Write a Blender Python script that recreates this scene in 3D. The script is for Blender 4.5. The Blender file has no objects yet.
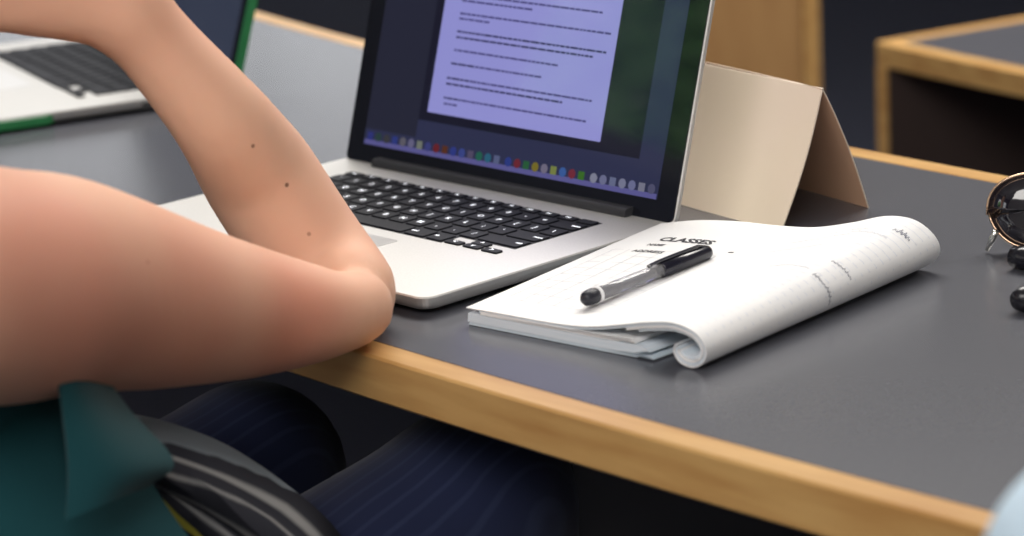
import bpy, bmesh, math, random
import numpy as np
from mathutils import Vector, Matrix

random.seed(7)
rng = np.random.default_rng(11)
C = bpy.context.scene.collection
T = 0.74                                   # height of the near desk top above its floor

# ------------------------------------------------------------------ camera
F_PX, PITCH, ROLL, CAM_H = 2798.6, 0.267052, -0.053855, 0.5124
_cp, _sp, _cr, _sr = math.cos(PITCH), math.sin(PITCH), math.cos(ROLL), math.sin(ROLL)
_right, _up = np.array([1., 0, 0]), np.array([0, _sp, _cp])
FWD = np.array([0, _cp, -_sp])
RIGHT = _cr*_right + _sr*_up
UP = -_sr*_right + _cr*_up
CAM = np.array([0, 0, CAM_H + T])
cam_d = bpy.data.cameras.new('camera'); cam = bpy.data.objects.new('camera', cam_d); C.objects.link(cam)
cam_d.sensor_width = 36; cam_d.lens = F_PX/1024*36
cam.matrix_world = Matrix(((RIGHT[0], UP[0], -FWD[0], CAM[0]), (RIGHT[1], UP[1], -FWD[1], CAM[1]),
                           (RIGHT[2], UP[2], -FWD[2], CAM[2]), (0, 0, 0, 1)))
cam_d.clip_start = 0.05
cam_d.dof.use_dof = True; cam_d.dof.focus_distance = 1.90; cam_d.dof.aperture_fstop = 5.8
bpy.context.scene.camera = cam

# ------------------------------------------------------------------ world, lights, exposure
sc = bpy.context.scene
w = bpy.data.worlds.new('world'); sc.world = w; w.use_nodes = True
w.node_tree.nodes['Background'].inputs[0].default_value = (0.95, 0.965, 1.0, 1)
w.node_tree.nodes['Background'].inputs[1].default_value = 1.75
def area(name, loc, target, sx, sy, power, col):
    d = bpy.data.lights.new(name, 'AREA'); d.shape = 'RECTANGLE'; d.size = sx; d.size_y = sy; d.energy = power; d.color = col
    o = bpy.data.objects.new(name, d); C.objects.link(o); o.location = loc
    o.rotation_euler = (Vector(target)-Vector(loc)).to_track_quat('-Z', 'Y').to_euler()
    return o
area('ceiling_light_row', (0.6, 3.4, 3.1), (0.45, 2.6, 0.7), 3.0, 1.6, 225, (1.0, 0.96, 0.90))
area('fill_light_front', (-0.7, -0.3, 3.0), (-0.1, 1.8, 0.7), 2.6, 2.0, 98, (1.0, 0.96, 0.92))  # unseen fill lamp behind the camera, added to brighten the arm from the front
sc.view_settings.view_transform = 'Standard'; sc.view_settings.look = 'None'
sc.view_settings.gamma = 1; sc.view_settings.use_curve_mapping = False; sc.view_settings.exposure = 0.0

# ------------------------------------------------------------------ helpers
def px(x, y, d):
    """world point seen at photo position x, y at true distance d along the view axis"""
    return CAM + d*(FWD + RIGHT*(x-512)/F_PX - UP*(y-268)/F_PX)
def pxz(x, y, z):
    """world point on the horizontal plane z (relative to the desk top) at photo position x, y"""
    d = FWD + RIGHT*(x-512)/F_PX - UP*(y-268)/F_PX
    return CAM + d*((z+T-CAM[2])/d[2])

def mat(name, col, rough=0.5, metal=0.0, spec=0.5, emit=None, estr=1.0, alpha=None, trans=0.0, ior=1.5,
        noise=None, bump=None, sheen=0.0, coat=0.0):
    m = bpy.data.materials.new(name); m.use_nodes = True
    nt = m.node_tree; b = nt.nodes['Principled BSDF']
    b.inputs['Base Color'].default_value = (*col, 1); b.inputs['Roughness'].default_value = rough
    b.inputs['Metallic'].default_value = metal; b.inputs['Specular IOR Level'].default_value = spec
    b.inputs['IOR'].default_value = ior; b.inputs['Transmission Weight'].default_value = trans
    b.inputs['Sheen Weight'].default_value = sheen; b.inputs['Coat Weight'].default_value = coat
    if emit: b.inputs['Emission Color'].default_value = (*emit, 1); b.inputs['Emission Strength'].default_value = estr
    if alpha is not None: b.inputs['Alpha'].default_value = alpha
    tc = None
    if noise or bump:
        tc = nt.nodes.new('ShaderNodeTexCoord')
    if noise:                                        # (scale, second colour, contrast lo, hi, stretch)
        sca, c2, lo, hi, stretch = noise
        mp = nt.nodes.new('ShaderNodeMapping'); mp.vector_type = 'TEXTURE'; mp.inputs['Scale'].default_value = tuple(1/q for q in stretch)
        mp.inputs['Rotation'].default_value = (0, 0, math.radians(-46)) if stretch != (1, 1, 1) else (0, 0, 0)
        nt.links.new(tc.outputs['Object'], mp.inputs['Vector'])
        n = nt.nodes.new('ShaderNodeTexNoise'); n.inputs['Scale'].default_value = sca; n.inputs['Detail'].default_value = 5
        nt.links.new(mp.outputs[0], n.inputs['Vector'])
        r = nt.nodes.new('ShaderNodeValToRGB'); r.color_ramp.elements[0].position = lo; r.color_ramp.elements[1].position = hi
        r.color_ramp.elements[0].color = (*col, 1); r.color_ramp.elements[1].color = (*c2, 1)
        nt.links.new(n.outputs['Fac'], r.inputs['Fac']); nt.links.new(r.outputs['Color'], b.inputs['Base Color'])
    if bump:
        n = nt.nodes.new('ShaderNodeTexNoise'); n.inputs['Scale'].default_value = bump[0]
        nt.links.new(tc.outputs['Object'], n.inputs['Vector'])
        bp = nt.nodes.new('ShaderNodeBump'); bp.inputs['Strength'].default_value = bump[1]; bp.inputs['Distance'].default_value = 0.002
        nt.links.new(n.outputs['Fac'], bp.inputs['Height']); nt.links.new(bp.outputs[0], b.inputs['Normal'])
    return m

M = {}
M['laminate'] = mat('grey laminate', (0.076, 0.079, 0.096), 0.27, spec=0.9, noise=(300, (0.084, 0.087, 0.104), .35, .65, (1, 1, 1)))
M['maple'] = mat('maple edge', (0.64, 0.385, 0.145), 0.32, noise=(3.0, (0.50, 0.26, 0.085), .38, .72, (3, 26, 26)))
M['maple_dark'] = mat('maple panel', (0.50, 0.28, 0.11), 0.5, noise=(2.0, (0.43, 0.225, 0.085), .35, .7, (20, 20, 2)))
M['board_brown'] = mat('dark brown board', (0.085, 0.060, 0.055), 0.6, spec=0.3)
M['carpet'] = mat('navy carpet', (0.040, 0.043, 0.064), 0.95, spec=0.1, noise=(60, (0.048, 0.052, 0.076), .4, .6, (1, 1, 1)))
M['underside'] = mat('dark board', (0.065, 0.065, 0.085), 0.7, spec=0.2)
M['panel_grey'] = mat('charcoal support', (0.10, 0.098, 0.11), 0.6)
M['wall'] = mat('pale wall paint', (0.62, 0.60, 0.57), 0.9, noise=(3, (0.58, 0.56, 0.53), .3, .7, (1, 1, 1)))
M['wall_dark'] = mat('slate wall paint', (0.10, 0.11, 0.15), 0.85, noise=(3, (0.12, 0.13, 0.17), .3, .7, (1, 1, 1)))
M['alu'] = mat('bead blasted aluminium', (0.70, 0.69, 0.67), 0.42, metal=0.5, noise=(700, (0.74, 0.73, 0.71), .4, .6, (1, 1, 1)))
M['alu_edge'] = mat('aluminium side', (0.60, 0.59, 0.57), 0.36, metal=0.75)
M['key'] = mat('black key plastic', (0.009, 0.010, 0.016), 0.55, spec=0.22)
M['legend'] = mat('white key legend', (0.85, 0.86, 0.9), 0.5, emit=(0.9, 0.93, 1.0), estr=1.0)
M['trackpad'] = mat('trackpad glass', (0.74, 0.73, 0.72), 0.3, metal=0.3)
M['hinge'] = mat('hinge plastic', (0.035, 0.036, 0.042), 0.5)
M['glass_black'] = mat('black bezel glass', (0.008, 0.009, 0.014), 0.04, ior=1.6)
M['screen_bg'] = mat('screen desktop', (0.004, 0.004, 0.006), 0.04, ior=1.6, emit=(0.021, 0.024, 0.060), estr=1.0)
M['screen_dim'] = mat('screen window grey', (0.004, 0.004, 0.006), 0.04, ior=1.6, emit=(0.014, 0.015, 0.030), estr=1.0)
M['screen_black'] = mat('screen dark margin', (0.004, 0.004, 0.006), 0.04, ior=1.6, emit=(0.006, 0.006, 0.016), estr=1.0)
M['page'] = mat('document page', (0.02, 0.02, 0.02), 0.04, ior=1.6, emit=(0.25, 0.25, 0.58), estr=1.0)
M['page_text'] = mat('document text', (0.01, 0.01, 0.01), 0.1, ior=1.5, emit=(0.06, 0.055, 0.18), estr=1.0)
M['page_bold'] = mat('document bold text', (0.01, 0.01, 0.01), 0.1, ior=1.5, emit=(0.03, 0.028, 0.10), estr=1.0)
M['dock'] = mat('dock shelf', (0.01, 0.01, 0.01), 0.1, emit=(0.085, 0.08, 0.24), estr=1.0)
ICON = [(.06, .08, .5), (.05, .12, .12), (.1, .1, .12), (.06, .1, .55), (.3, .28, .36), (.35, .33, .6), (.45, .5, .42), (.1, .12, .5), (.35, .03, .05),
        (.25, .07, .03), (.06, .1, .6), (.1, .15, .65), (.22, .18, .35), (.03, .3, .2), (.05, .3, .5), (.25, .3, .6), (.05, .1, .6), (.4, .04, .08),
        (.04, .28, .1), (.5, .4, .04), (.45, .4, .6), (.5, .6, .15), (.1, .28, .9), (.45, .05, .1), (.1, .4, .04),
        (.6, .62, .85), (.4, .42, .75), (.35, .4, .7), (.5, .52, .8), (.4, .42, .8), (.5, .5, .7), (.2, .2, .4)]
M['paper'] = mat('white paper', (0.90, 0.90, 0.90), 0.75, spec=0.2, noise=(25, (0.87, 0.875, 0.885), .4, .6, (1, 1, 1)))
M['paper_edge'] = mat('page edges', (0.66, 0.75, 0.83), 0.8, spec=0.2, noise=(4, (0.76, 0.82, 0.88), .4, .6, (2, 2, 900)))
M['cover'] = mat('pale blue cover', (0.62, 0.72, 0.80), 0.5)
M['ink'] = mat('black print', (0.02, 0.02, 0.03), 0.7)
M['ink_faint'] = mat('faint rule print', (0.50, 0.52, 0.57), 0.8)
M['rule'] = mat('notebook rules', (0.70, 0.74, 0.83), 0.8)
M['pencil'] = mat('grey handwriting', (0.26, 0.27, 0.33), 0.8)
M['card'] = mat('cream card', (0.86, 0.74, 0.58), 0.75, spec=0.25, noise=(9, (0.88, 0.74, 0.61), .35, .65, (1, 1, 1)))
M['card_inner_shade'] = mat('shaded tan card inside', (0.62, 0.38, 0.25), 0.75, spec=0.25, noise=(9, (0.56, 0.34, 0.23), .35, .65, (1, 1, 1)))  # tan inside of the card, with the tent's interior shade put into the colour
M['pen_clear'] = mat('clear barrel', (0.80, 0.80, 0.84), 0.08, trans=0.75, ior=1.35)
M['pen_black'] = mat('black pen plastic', (0.012, 0.012, 0.022), 0.22)
M['pen_rubber'] = mat('black rubber grip', (0.014, 0.015, 0.024), 0.5)
M['pen_white'] = mat('white ring', (0.85, 0.85, 0.87), 0.3)
M['pen_ink'] = mat('ink refill', (0.05, 0.05, 0.07), 0.4)
M['green'] = mat('green shell case', (0.03, 0.24, 0.08), 0.35, noise=(8, (0.04, 0.28, 0.10), .4, .6, (1, 1, 1)))
M['screen2'] = mat('dim screen', (0.01, 0.012, 0.02), 0.15, emit=(0.025, 0.032, 0.055), estr=1.0, noise=(6, (0.02, 0.02, 0.03), .3, .7, (1, 1, 1)))
M['lens'] = mat('smoked mirror lens', (0.012, 0.010, 0.016), 0.05, ior=1.9)
M['gold'] = mat('gold wire', (0.75, 0.52, 0.36), 0.25, metal=1.0)
M['silver'] = mat('silver metal', (0.80, 0.79, 0.74), 0.2, metal=1.0)
M['black_tip'] = mat('black acetate', (0.010, 0.010, 0.015), 0.25)
M['teal'] = mat('teal cotton', (0.009, 0.066, 0.077), 0.85, spec=0.15, noise=(7, (0.008, 0.054, 0.064), .35, .65, (1, 1, 1)), sheen=0.15)
M['lightblue'] = mat('pale blue cotton', (0.62, 0.76, 0.88), 0.85, spec=0.15, noise=(9, (0.58, 0.73, 0.86), .35, .65, (1, 1, 1)))
M['hair'] = mat('brown hair', (0.06, 0.032, 0.018), 0.5, noise=(8, (0.10, 0.055, 0.03), .35, .65, (40, 40, 3)))
M['eye'] = mat('eye white', (0.8, 0.8, 0.8), 0.2)
M['iris'] = mat('iris', (0.05, 0.03, 0.02), 0.2)
M['shoe'] = mat('black shoe', (0.02, 0.02, 0.022), 0.5)
M['seat_plastic'] = mat('charcoal seat shell', (0.03, 0.031, 0.038), 0.55)
M['seat_metal'] = mat('seat metal', (0.25, 0.25, 0.27), 0.35, metal=0.9)
M['leaf'] = mat('tree leaves', (0.24, 0.56, 0.16), 0.8, noise=(3, (0.45, 0.75, 0.32), .35, .65, (1, 1, 1)))
M['bark'] = mat('tree bark', (0.10, 0.07, 0.05), 0.9)
M['frame'] = mat('window frame', (0.25, 0.26, 0.28), 0.5)
M['pane'] = mat('window glass', (0.9, 0.95, 0.95), 0.0, trans=1.0, ior=1.02, alpha=0.15)

def skin_mat(name, moles=()):
    m = mat(name, (0.70, 0.42, 0.29), 0.58, spec=0.2)
    nt = m.node_tree; b = nt.nodes['Principled BSDF']
    b.inputs['Subsurface Weight'].default_value = 0.12
    b.inputs['Subsurface Radius'].default_value = (0.010, 0.004, 0.002); b.inputs['Subsurface Scale'].default_value = 0.5
    geo = nt.nodes.new('ShaderNodeNewGeometry')
    n = nt.nodes.new('ShaderNodeTexNoise'); n.inputs['Scale'].default_value = 9; n.inputs['Detail'].default_value = 4
    nt.links.new(geo.outputs['Position'], n.inputs['Vector'])
    r = nt.nodes.new('ShaderNodeValToRGB')
    r.color_ramp.elements[0].position = .32; r.color_ramp.elements[1].position = .72
    r.color_ramp.elements[0].color = (0.82, 0.51, 0.36, 1); r.color_ramp.elements[1].color = (0.78, 0.43, 0.30, 1)
    nt.links.new(n.outputs['Fac'], r.inputs['Fac'])
    col = r.outputs['Color']
    for (pt, rad, c, soft) in moles:                  # flushed patches and small moles, each with its own place on the skin
        vm = nt.nodes.new('ShaderNodeVectorMath'); vm.operation = 'DISTANCE'
        nt.links.new(geo.outputs['Position'], vm.inputs[0]); vm.inputs[1].default_value = tuple(pt)
        mr = nt.nodes.new('ShaderNodeMapRange'); mr.interpolation_type = 'SMOOTHSTEP'
        mr.inputs['From Min'].default_value = rad; mr.inputs['From Max'].default_value = rad*soft
        mr.inputs['To Min'].default_value = c[3]; mr.inputs['To Max'].default_value = 0
        nt.links.new(vm.outputs['Value'], mr.inputs['Value'])
        mx = nt.nodes.new('ShaderNodeMix'); mx.data_type = 'RGBA'
        nt.links.new(mr.outputs[0], mx.inputs['Factor']); nt.links.new(col, mx.inputs['A']); mx.inputs['B'].default_value = (*c[:3], 1)
        col = mx.outputs['Result']
    nt.links.new(col, b.inputs['Base Color'])
    return m

def tag(o, label=None, cat=None, group=None, kind=None):
    if label: o['label'] = label
    if cat: o['category'] = cat
    if group: o['group'] = group
    if kind: o['kind'] = kind
    return o
def thing(name, loc, label, cat, rotz=0.0, group=None):
    o = bpy.data.objects.new(name, None); C.objects.link(o); o.location = loc; o.rotation_euler = (0, 0, rotz)
    o.empty_display_size = 0.05
    return tag(o, label, cat, group)
def link(name, me, m=None, parent=None, smooth=False, world=False):
    o = bpy.data.objects.new(name, me); C.objects.link(o)
    if m is not None and not me.materials: me.materials.append(m)
    if smooth:
        me.polygons.foreach_set('use_smooth', [True]*len(me.polygons))
    if parent:
        o.parent = parent
        if world:                                    # vertices are given in world space
            bpy.context.view_layer.update()
            o.matrix_parent_inverse = parent.matrix_world.inverted()
    return o
def mesh(name, verts, faces):
    me = bpy.data.meshes.new(name); me.from_pydata([tuple(map(float, v)) for v in verts], [], faces); me.update(); return me
def bm_mesh(name, bm):
    me = bpy.data.meshes.new(name); bm.normal_update(); bm.to_mesh(me); bm.free(); return me
def box_bm(sx, sy, sz, cx=0, cy=0, cz=0, bevel=0, seg=2):
    bm = bmesh.new(); bmesh.ops.create_cube(bm, size=1)
    for v in bm.verts: v.co = Vector((v.co.x*sx+cx, v.co.y*sy+cy, v.co.z*sz+cz))
    if bevel: bmesh.ops.bevel(bm, geom=bm.edges[:], offset=bevel, segments=seg, affect='EDGES', profile=0.5)
    return bm
def rrect(x0, y0, x1, y1, r, n=6):
    pts = []
    for cx, cy, a0 in ((x1-r, y0+r, -90), (x1-r, y1-r, 0), (x0+r, y1-r, 90), (x0+r, y0+r, 180)):
        for i in range(n+1):
            a = math.radians(a0+90*i/n); pts.append((cx+r*math.cos(a), cy+r*math.sin(a)))
    return pts
def stack(name, rings):
    """closed solid through a list of rings (each a list of 3D points of equal length)"""
    n = len(rings[0]); V = [q for r in rings for q in r]; Fc = []
    for k in range(len(rings)-1):
        for i in range(n):
            j = (i+1) % n; Fc.append((k*n+i, k*n+j, (k+1)*n+j, (k+1)*n+i))
    Fc.append(tuple(range(n-1, -1, -1))); Fc.append(tuple((len(rings)-1)*n+i for i in range(n)))
    return mesh(name, V, Fc)
def tube(name, pts, rads, n=12, caps=True):
    pts = [np.asarray(p, float) for p in pts]
    if np.isscalar(rads): rads = [rads]*len(pts)
    rings = []; prev = None
    for i, p in enumerate(pts):
        t = pts[min(i+1, len(pts)-1)] - pts[max(i-1, 0)]; t /= np.linalg.norm(t)+1e-12
        if prev is None:
            a = np.array([0, 0, 1.]) if abs(t[2]) < .9 else np.array([1., 0, 0])
        else: a = prev
        u = a - t*(a@t); u /= np.linalg.norm(u); prev = u; v = np.cross(t, u)
        rings.append([p + rads[i]*(math.cos(2*math.pi*k/n)*u + math.sin(2*math.pi*k/n)*v) for k in range(n)])
    return stack(name, rings)
def catmull(pts, n):
    P = np.array(pts, float); P = np.vstack([2*P[0]-P[1], P, 2*P[-1]-P[-2]]); out = []
    m = len(P)-3
    for k in range(n+1):
        s = k/n*m; i = min(int(s), m-1); t = s-i; a, b, c, d = P[i:i+4]
        out.append(.5*((2*b)+(c-a)*t+(2*a-5*b+4*c-d)*t*t+(3*b-a-3*c+d)*t**3))
    return np.array(out)
def text_mesh(name, s, size, bold=0.0):
    cu = bpy.data.curves.new(name, 'FONT'); cu.body = s; cu.size = size; cu.align_x = 'CENTER'; cu.align_y = 'CENTER'; cu.resolution_u = 2; cu.offset = bold
    o = bpy.data.objects.new(name, cu); C.objects.link(o)
    bpy.context.view_layer.update()
    me = bpy.data.meshes.new_from_object(o.evaluated_get(bpy.context.evaluated_depsgraph_get()))
    bpy.data.objects.remove(o); return me

# ---- implicit bodies: smooth union of tapered capsules, meshed with surface nets
def implicit(name, prims, h, k_default=0.012, relax=2):
    """prims: (a, b, ra, rb, k[, sign]) tapered capsules"""
    lo = np.min([np.minimum(np.array(p[0])-p[2], np.array(p[1])-p[3]) for p in prims], axis=0) - 4*h
    hi = np.max([np.maximum(np.array(p[0])+p[2], np.array(p[1])+p[3]) for p in prims], axis=0) + 4*h
    N = np.ceil((hi-lo)/h).astype(int)+1
    D = np.full(N, 0.5, np.float32)
    ax = [lo[i]+h*np.arange(N[i]) for i in range(3)]
    for p in prims:
        a, b, ra, rb = np.array(p[0], float), np.array(p[1], float), p[2], p[3]
        k = p[4] if len(p) > 4 and p[4] is not None else k_default
        sign = p[5] if len(p) > 5 else 1
        mg = k+5*h+0.02
        l = np.minimum(a-ra, b-rb)-mg; u = np.maximum(a+ra, b+rb)+mg
        i0 = np.maximum(((l-lo)/h).astype(int), 0); i1 = np.minimum(((u-lo)/h).astype(int)+2, N)
        sl = tuple(slice(i0[i], i1[i]) for i in range(3))
        X, Y, Z = np.meshgrid(*[ax[i][sl[i]] for i in range(3)], indexing='ij', sparse=True)
        ab = b-a; L = ab@ab+1e-12
        t = np.clip(((X-a[0])*ab[0]+(Y-a[1])*ab[1]+(Z-a[2])*ab[2])/L, 0, 1)
        d = np.sqrt((X-a[0]-t*ab[0])**2+(Y-a[1]-t*ab[1])**2+(Z-a[2]-t*ab[2])**2)-(ra+(rb-ra)*t)
        o = D[sl]
        if sign > 0:
            hh = np.clip(.5+.5*(o-d)/k, 0, 1); D[sl] = o*(1-hh)+d*hh-k*hh*(1-hh)
        else:
            hh = np.clip(.5-.5*(o+d)/k, 0, 1); D[sl] = o*(1-hh)-d*hh+k*hh*(1-hh)
    ins = D < 0
    cells = np.zeros(N-1, np.int8)
    for dx in (0, 1):
        for dy in (0, 1):
            for dz in (0, 1):
                cells += ins[dx:N[0]-1+dx, dy:N[1]-1+dy, dz:N[2]-1+dz]
    act = np.argwhere((cells > 0) & (cells < 8))
    idx = -np.ones(N-1, np.int64); idx[tuple(act.T)] = np.arange(len(act))
    acc = np.zeros((len(act), 3)); cnt = np.zeros(len(act))
    cor = [(x, y, z) for x in (0, 1) for y in (0, 1) for z in (0, 1)]
    for a in cor:
        for b in cor:
            if sum(b)-sum(a) == 1 and all(b[i] >= a[i] for i in range(3)):
                va = D[tuple((act+a).T)]; vb = D[tuple((act+b).T)]
                s = (va < 0) != (vb < 0)
                t = va[s]/(va[s]-vb[s])
                acc[s] += np.array(a)+(np.array(b)-np.array(a))*t[:, None]; cnt[s] += 1
    V = lo+h*(act+acc/cnt[:, None])
    faces = []
    for axis in range(3):
        e = np.zeros(3, int); e[axis] = 1
        u, v = [i for i in range(3) if i != axis]
        A = ins[tuple(slice(0, N[i]-e[i]) for i in range(3))]; B = ins[tuple(slice(e[i], N[i]) for i in range(3))]
        ed = np.argwhere(A != B)
        ok = np.all(ed > 0, axis=1) & np.all(ed < N-1, axis=1); ed = ed[ok]
        fl = A[tuple(ed.T)]
        du = np.zeros(3, int); du[u] = 1; dv = np.zeros(3, int); dv[v] = 1
        q = np.stack([idx[tuple((ed-du-dv).T)], idx[tuple((ed-dv).T)], idx[tuple(ed.T)], idx[tuple((ed-du).T)]], 1)
        flip = fl if axis != 1 else ~fl
        q[~flip] = q[~flip][:, ::-1]
        faces.append(q)
    Fc = np.vstack(faces)
    for _ in range(relax):                           # light Laplacian relaxation of the net
        S = np.zeros_like(V); c = np.zeros(len(V))
        for i in range(4):
            for j in ((i+1) % 4, (i+3) % 4):
                np.add.at(S, Fc[:, i], V[Fc[:, j]]); np.add.at(c, Fc[:, i], 1)
        V = V*.5+.5*S/np.maximum(c, 1)[:, None]
    me = bpy.data.meshes.new(name)
    me.vertices.add(len(V)); me.vertices.foreach_set('co', V.astype(np.float32).ravel())
    me.loops.add(len(Fc)*4); me.loops.foreach_set('vertex_index', Fc.astype(np.int32).ravel())
    me.polygons.add(len(Fc)); me.polygons.foreach_set('loop_start', np.arange(0, len(Fc)*4, 4, dtype=np.int32))
    me.polygons.foreach_set('loop_total', np.full(len(Fc), 4, np.int32))
    me.update(calc_edges=True); me.validate()
    me.polygons.foreach_set('use_smooth', [True]*len(me.polygons))
    return me
def chain(pts, k=None, sign=1):
    """pts: (point, radius) list -> consecutive tapered capsules"""
    return [(pts[i][0], pts[i+1][0], pts[i][1], pts[i+1][1], k, sign) for i in range(len(pts)-1)]

# ------------------------------------------------------------------ the setting
ARC_C = np.array([5.0025, 5.9758]); R_FRONT, R_BACK = 6.6622, 6.0584      # the lecture rows are concentric arcs
STEP = 0.166
def arc_pt(r, deg, z): a = math.radians(deg); return (ARC_C[0]+r*math.cos(a), ARC_C[1]+r*math.sin(a), z)
def arc_solid(name, r0, r1, z0, z1, a0, a1, n=80, bevel=0.0):
    rings = []
    for i in range(n+1):
        a = a0+(a1-a0)*i/n
        if bevel: prof = [(r0+bevel, z0), (r1-bevel, z0), (r1, z0+bevel), (r1, z1-bevel), (r1-bevel, z1), (r0+bevel, z1), (r0, z1-bevel), (r0, z0+bevel)]
        else: prof = [(r0, z0), (r1, z0), (r1, z1), (r0, z1)]
        rings.append([arc_pt(r, a, z) for r, z in prof])
    me = stack(name, rings)
    bm = bmesh.new(); bm.from_mesh(me); bmesh.ops.recalc_face_normals(bm, faces=bm.faces[:]); bm.to_mesh(me); bm.free()
    return me
bm = box_bm(9, 12.4, 0.1, 0.5, 4.3, -STEP-0.05)
tag(link('floor', bm_mesh('floor', bm), M['carpet']), 'dark navy carpet of the lower tier of the lecture room', kind='structure')
tag(link('floor', arc_solid('floor_tier', 5.93, 9.6, -STEP, 0.0, -166, -112, 60), M['carpet']), 'dark navy carpeted upper tier under the near desk', kind='structure')
BX0, BX1, BZ0, BZ1 = -3.3, 0.3, 1.0, 2.75            # opening in the back wall for the added window
wb = bmesh.new()
for (x0, x1, z0, z1) in ((-3.7, BX0, -STEP, 3.15), (BX1, 4.6, -STEP, 3.15), (BX0, BX1, -STEP, BZ0), (BX0, BX1, BZ1, 3.15)):
    tmp = bm_mesh('tmp', box_bm(x1-x0, 0.12, z1-z0, (x0+x1)/2, 10.2, (z0+z1)/2)); wb.from_mesh(tmp); bpy.data.meshes.remove(tmp)
tag(link('wall_back', bm_mesh('wall_back', wb), M['wall']), 'pale wall far behind the desks', kind='structure')
for nm, args, lb in (('wall_right', (0.12, 12, 3.5, 4.6, 4.2, 1.4), 'pale wall on the right side of the room'), ('wall_front', (9, 0.12, 3.5, 0.5, -1.6, 1.4), 'pale wall behind the viewer'),
                    ('ceiling', (9, 12.4, 0.1, 0.5, 4.3, 3.20), 'pale ceiling')):
    tag(link(nm, bm_mesh(nm, box_bm(*args)), M['wall']), lb, kind='structure')
# left wall with a window opening onto trees
WX, WY0, WY1, WZ0, WZ1 = -3.6, -0.6, 2.40, 1.52, 2.65
wl = bmesh.new()
for (y0, y1, z0, z1) in ((-1.5, WY0, -STEP, 3.1), (WY1, 10.14, -STEP, 3.1), (WY0, WY1, -STEP, WZ0), (WY0, WY1, WZ1, 3.1)):
    b2 = box_bm(0.14, y1-y0, z1-z0, WX-0.07, (y0+y1)/2, (z0+z1)/2); tmp = bm_mesh('tmp', b2); wl.from_mesh(tmp); bpy.data.meshes.remove(tmp)
tag(link('wall_left', bm_mesh('wall_left', wl), M['wall_dark']), 'slate grey side wall with a high window', kind='structure')
win = bpy.data.objects.new('window_1', None); C.objects.link(win); win.location = (WX-0.07, WY0, WZ0)
tag(win, 'wide grey framed window looking onto trees', kind='structure')
fr = bmesh.new()
for (y, z, sy, sz) in [((WY0+WY1)/2, WZ0+.03, WY1-WY0, .06), ((WY0+WY1)/2, WZ1-.03, WY1-WY0, .06)] + [(WY0+.03+i*(WY1-WY0-.06)/3, (WZ0+WZ1)/2, .06, WZ1-WZ0) for i in range(4)]:
    tmp = bm_mesh('tmp', box_bm(0.08, sy, sz, WX-.07, y, z)); fr.from_mesh(tmp); bpy.data.meshes.remove(tmp)
link('window_frame', bm_mesh('window_frame', fr), M['frame'], win, world=True)
for i in range(3):
    y0 = WY0+.06+i*(WY1-WY0-.06)/3
    link('pane', bm_mesh('pane', box_bm(0.006, (WY1-WY0)/3-.08, WZ1-WZ0-.12, WX-.07, y0+(WY1-WY0)/6-.03, (WZ0+WZ1)/2)), M['pane'], win, world=True)

win2 = bpy.data.objects.new('added_window', None); C.objects.link(win2); win2.location = (BX0, 10.2, BZ0)  # unseen window, added so the far left of the desk reflects brightly
tag(win2, 'unseen grey framed window added in the back wall to brighten the desk reflection', kind='structure')
fr = bmesh.new()
for (x, z, sx, sz) in [((BX0+BX1)/2, BZ0+.03, BX1-BX0, .06), ((BX0+BX1)/2, BZ1-.03, BX1-BX0, .06)] + [(BX0+.03+i*(BX1-BX0-.06)/3, (BZ0+BZ1)/2, .06, BZ1-BZ0) for i in range(4)]:
    tmp = bm_mesh('tmp', box_bm(sx, 0.08, sz, x, 10.2, z)); fr.from_mesh(tmp); bpy.data.meshes.remove(tmp)
link('window_frame', bm_mesh('window_frame', fr), M['frame'], win2, world=True)
for i in range(3):
    x0 = BX0+.06+i*(BX1-BX0-.06)/3
    link('pane', bm_mesh('pane', box_bm((BX1-BX0)/3-.08, .006, BZ1-BZ0-.12, x0+(BX1-BX0)/6-.03, 10.2, (BZ0+BZ1)/2)), M['pane'], win2, world=True)

# ------------------------------------------------------------------ desks
def curved_desk(name, label, rf, rb, a0, a1, top, floor_z, supports, panel=True, end_panel=None):
    mid = arc_pt((rf+rb)/2, (a0+a1)/2, floor_z)
    t = thing(name, mid, label, 'desk', group=None)
    s, hgt = 0.0228, 0.030
    link('desktop', arc_solid('desktop', rb+s, rf-s, top-hgt+.004, top, a0, a1, 110), M['laminate'], t, world=True)
    for r0, r1 in ((rf-s, rf), (rb, rb+s)):
        link('edge_strip', arc_solid('edge_strip', r0+.0002, r1, top-hgt, top+.0003, a0, a1, 110, bevel=.0016), M['maple'], t, world=True)
    if panel:
        link('modesty_panel', arc_solid('modesty_panel', rb+.06, rb+.078, floor_z+.12, top-hgt, a0+.3, a1-.3, 80), M['underside'], t, world=True)
    for a in supports:
        link('support_leg', arc_solid('support_leg', rb+.10, rf-.14, floor_z, top-hgt, a-.17, a+.17, 4), M['panel_grey'], t, world=True)
    return t
curved_desk('lecture_desk', 'long curved grey desk with maple edges carrying the laptops and notebook', R_FRONT, R_BACK, -163, -124, T, 0.0, (-139.8, -155.5))
A_END = math.degrees(math.atan2(3.461-ARC_C[1], 0.473-ARC_C[0])); RF2 = math.hypot(3.461-ARC_C[1], 0.473-ARC_C[0])
d2 = curved_desk('lecture_desk', 'blurred grey desk end with maple frame in the row beyond', RF2, RF2-0.604, A_END, -122, T-STEP, -STEP, (-134,))
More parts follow.
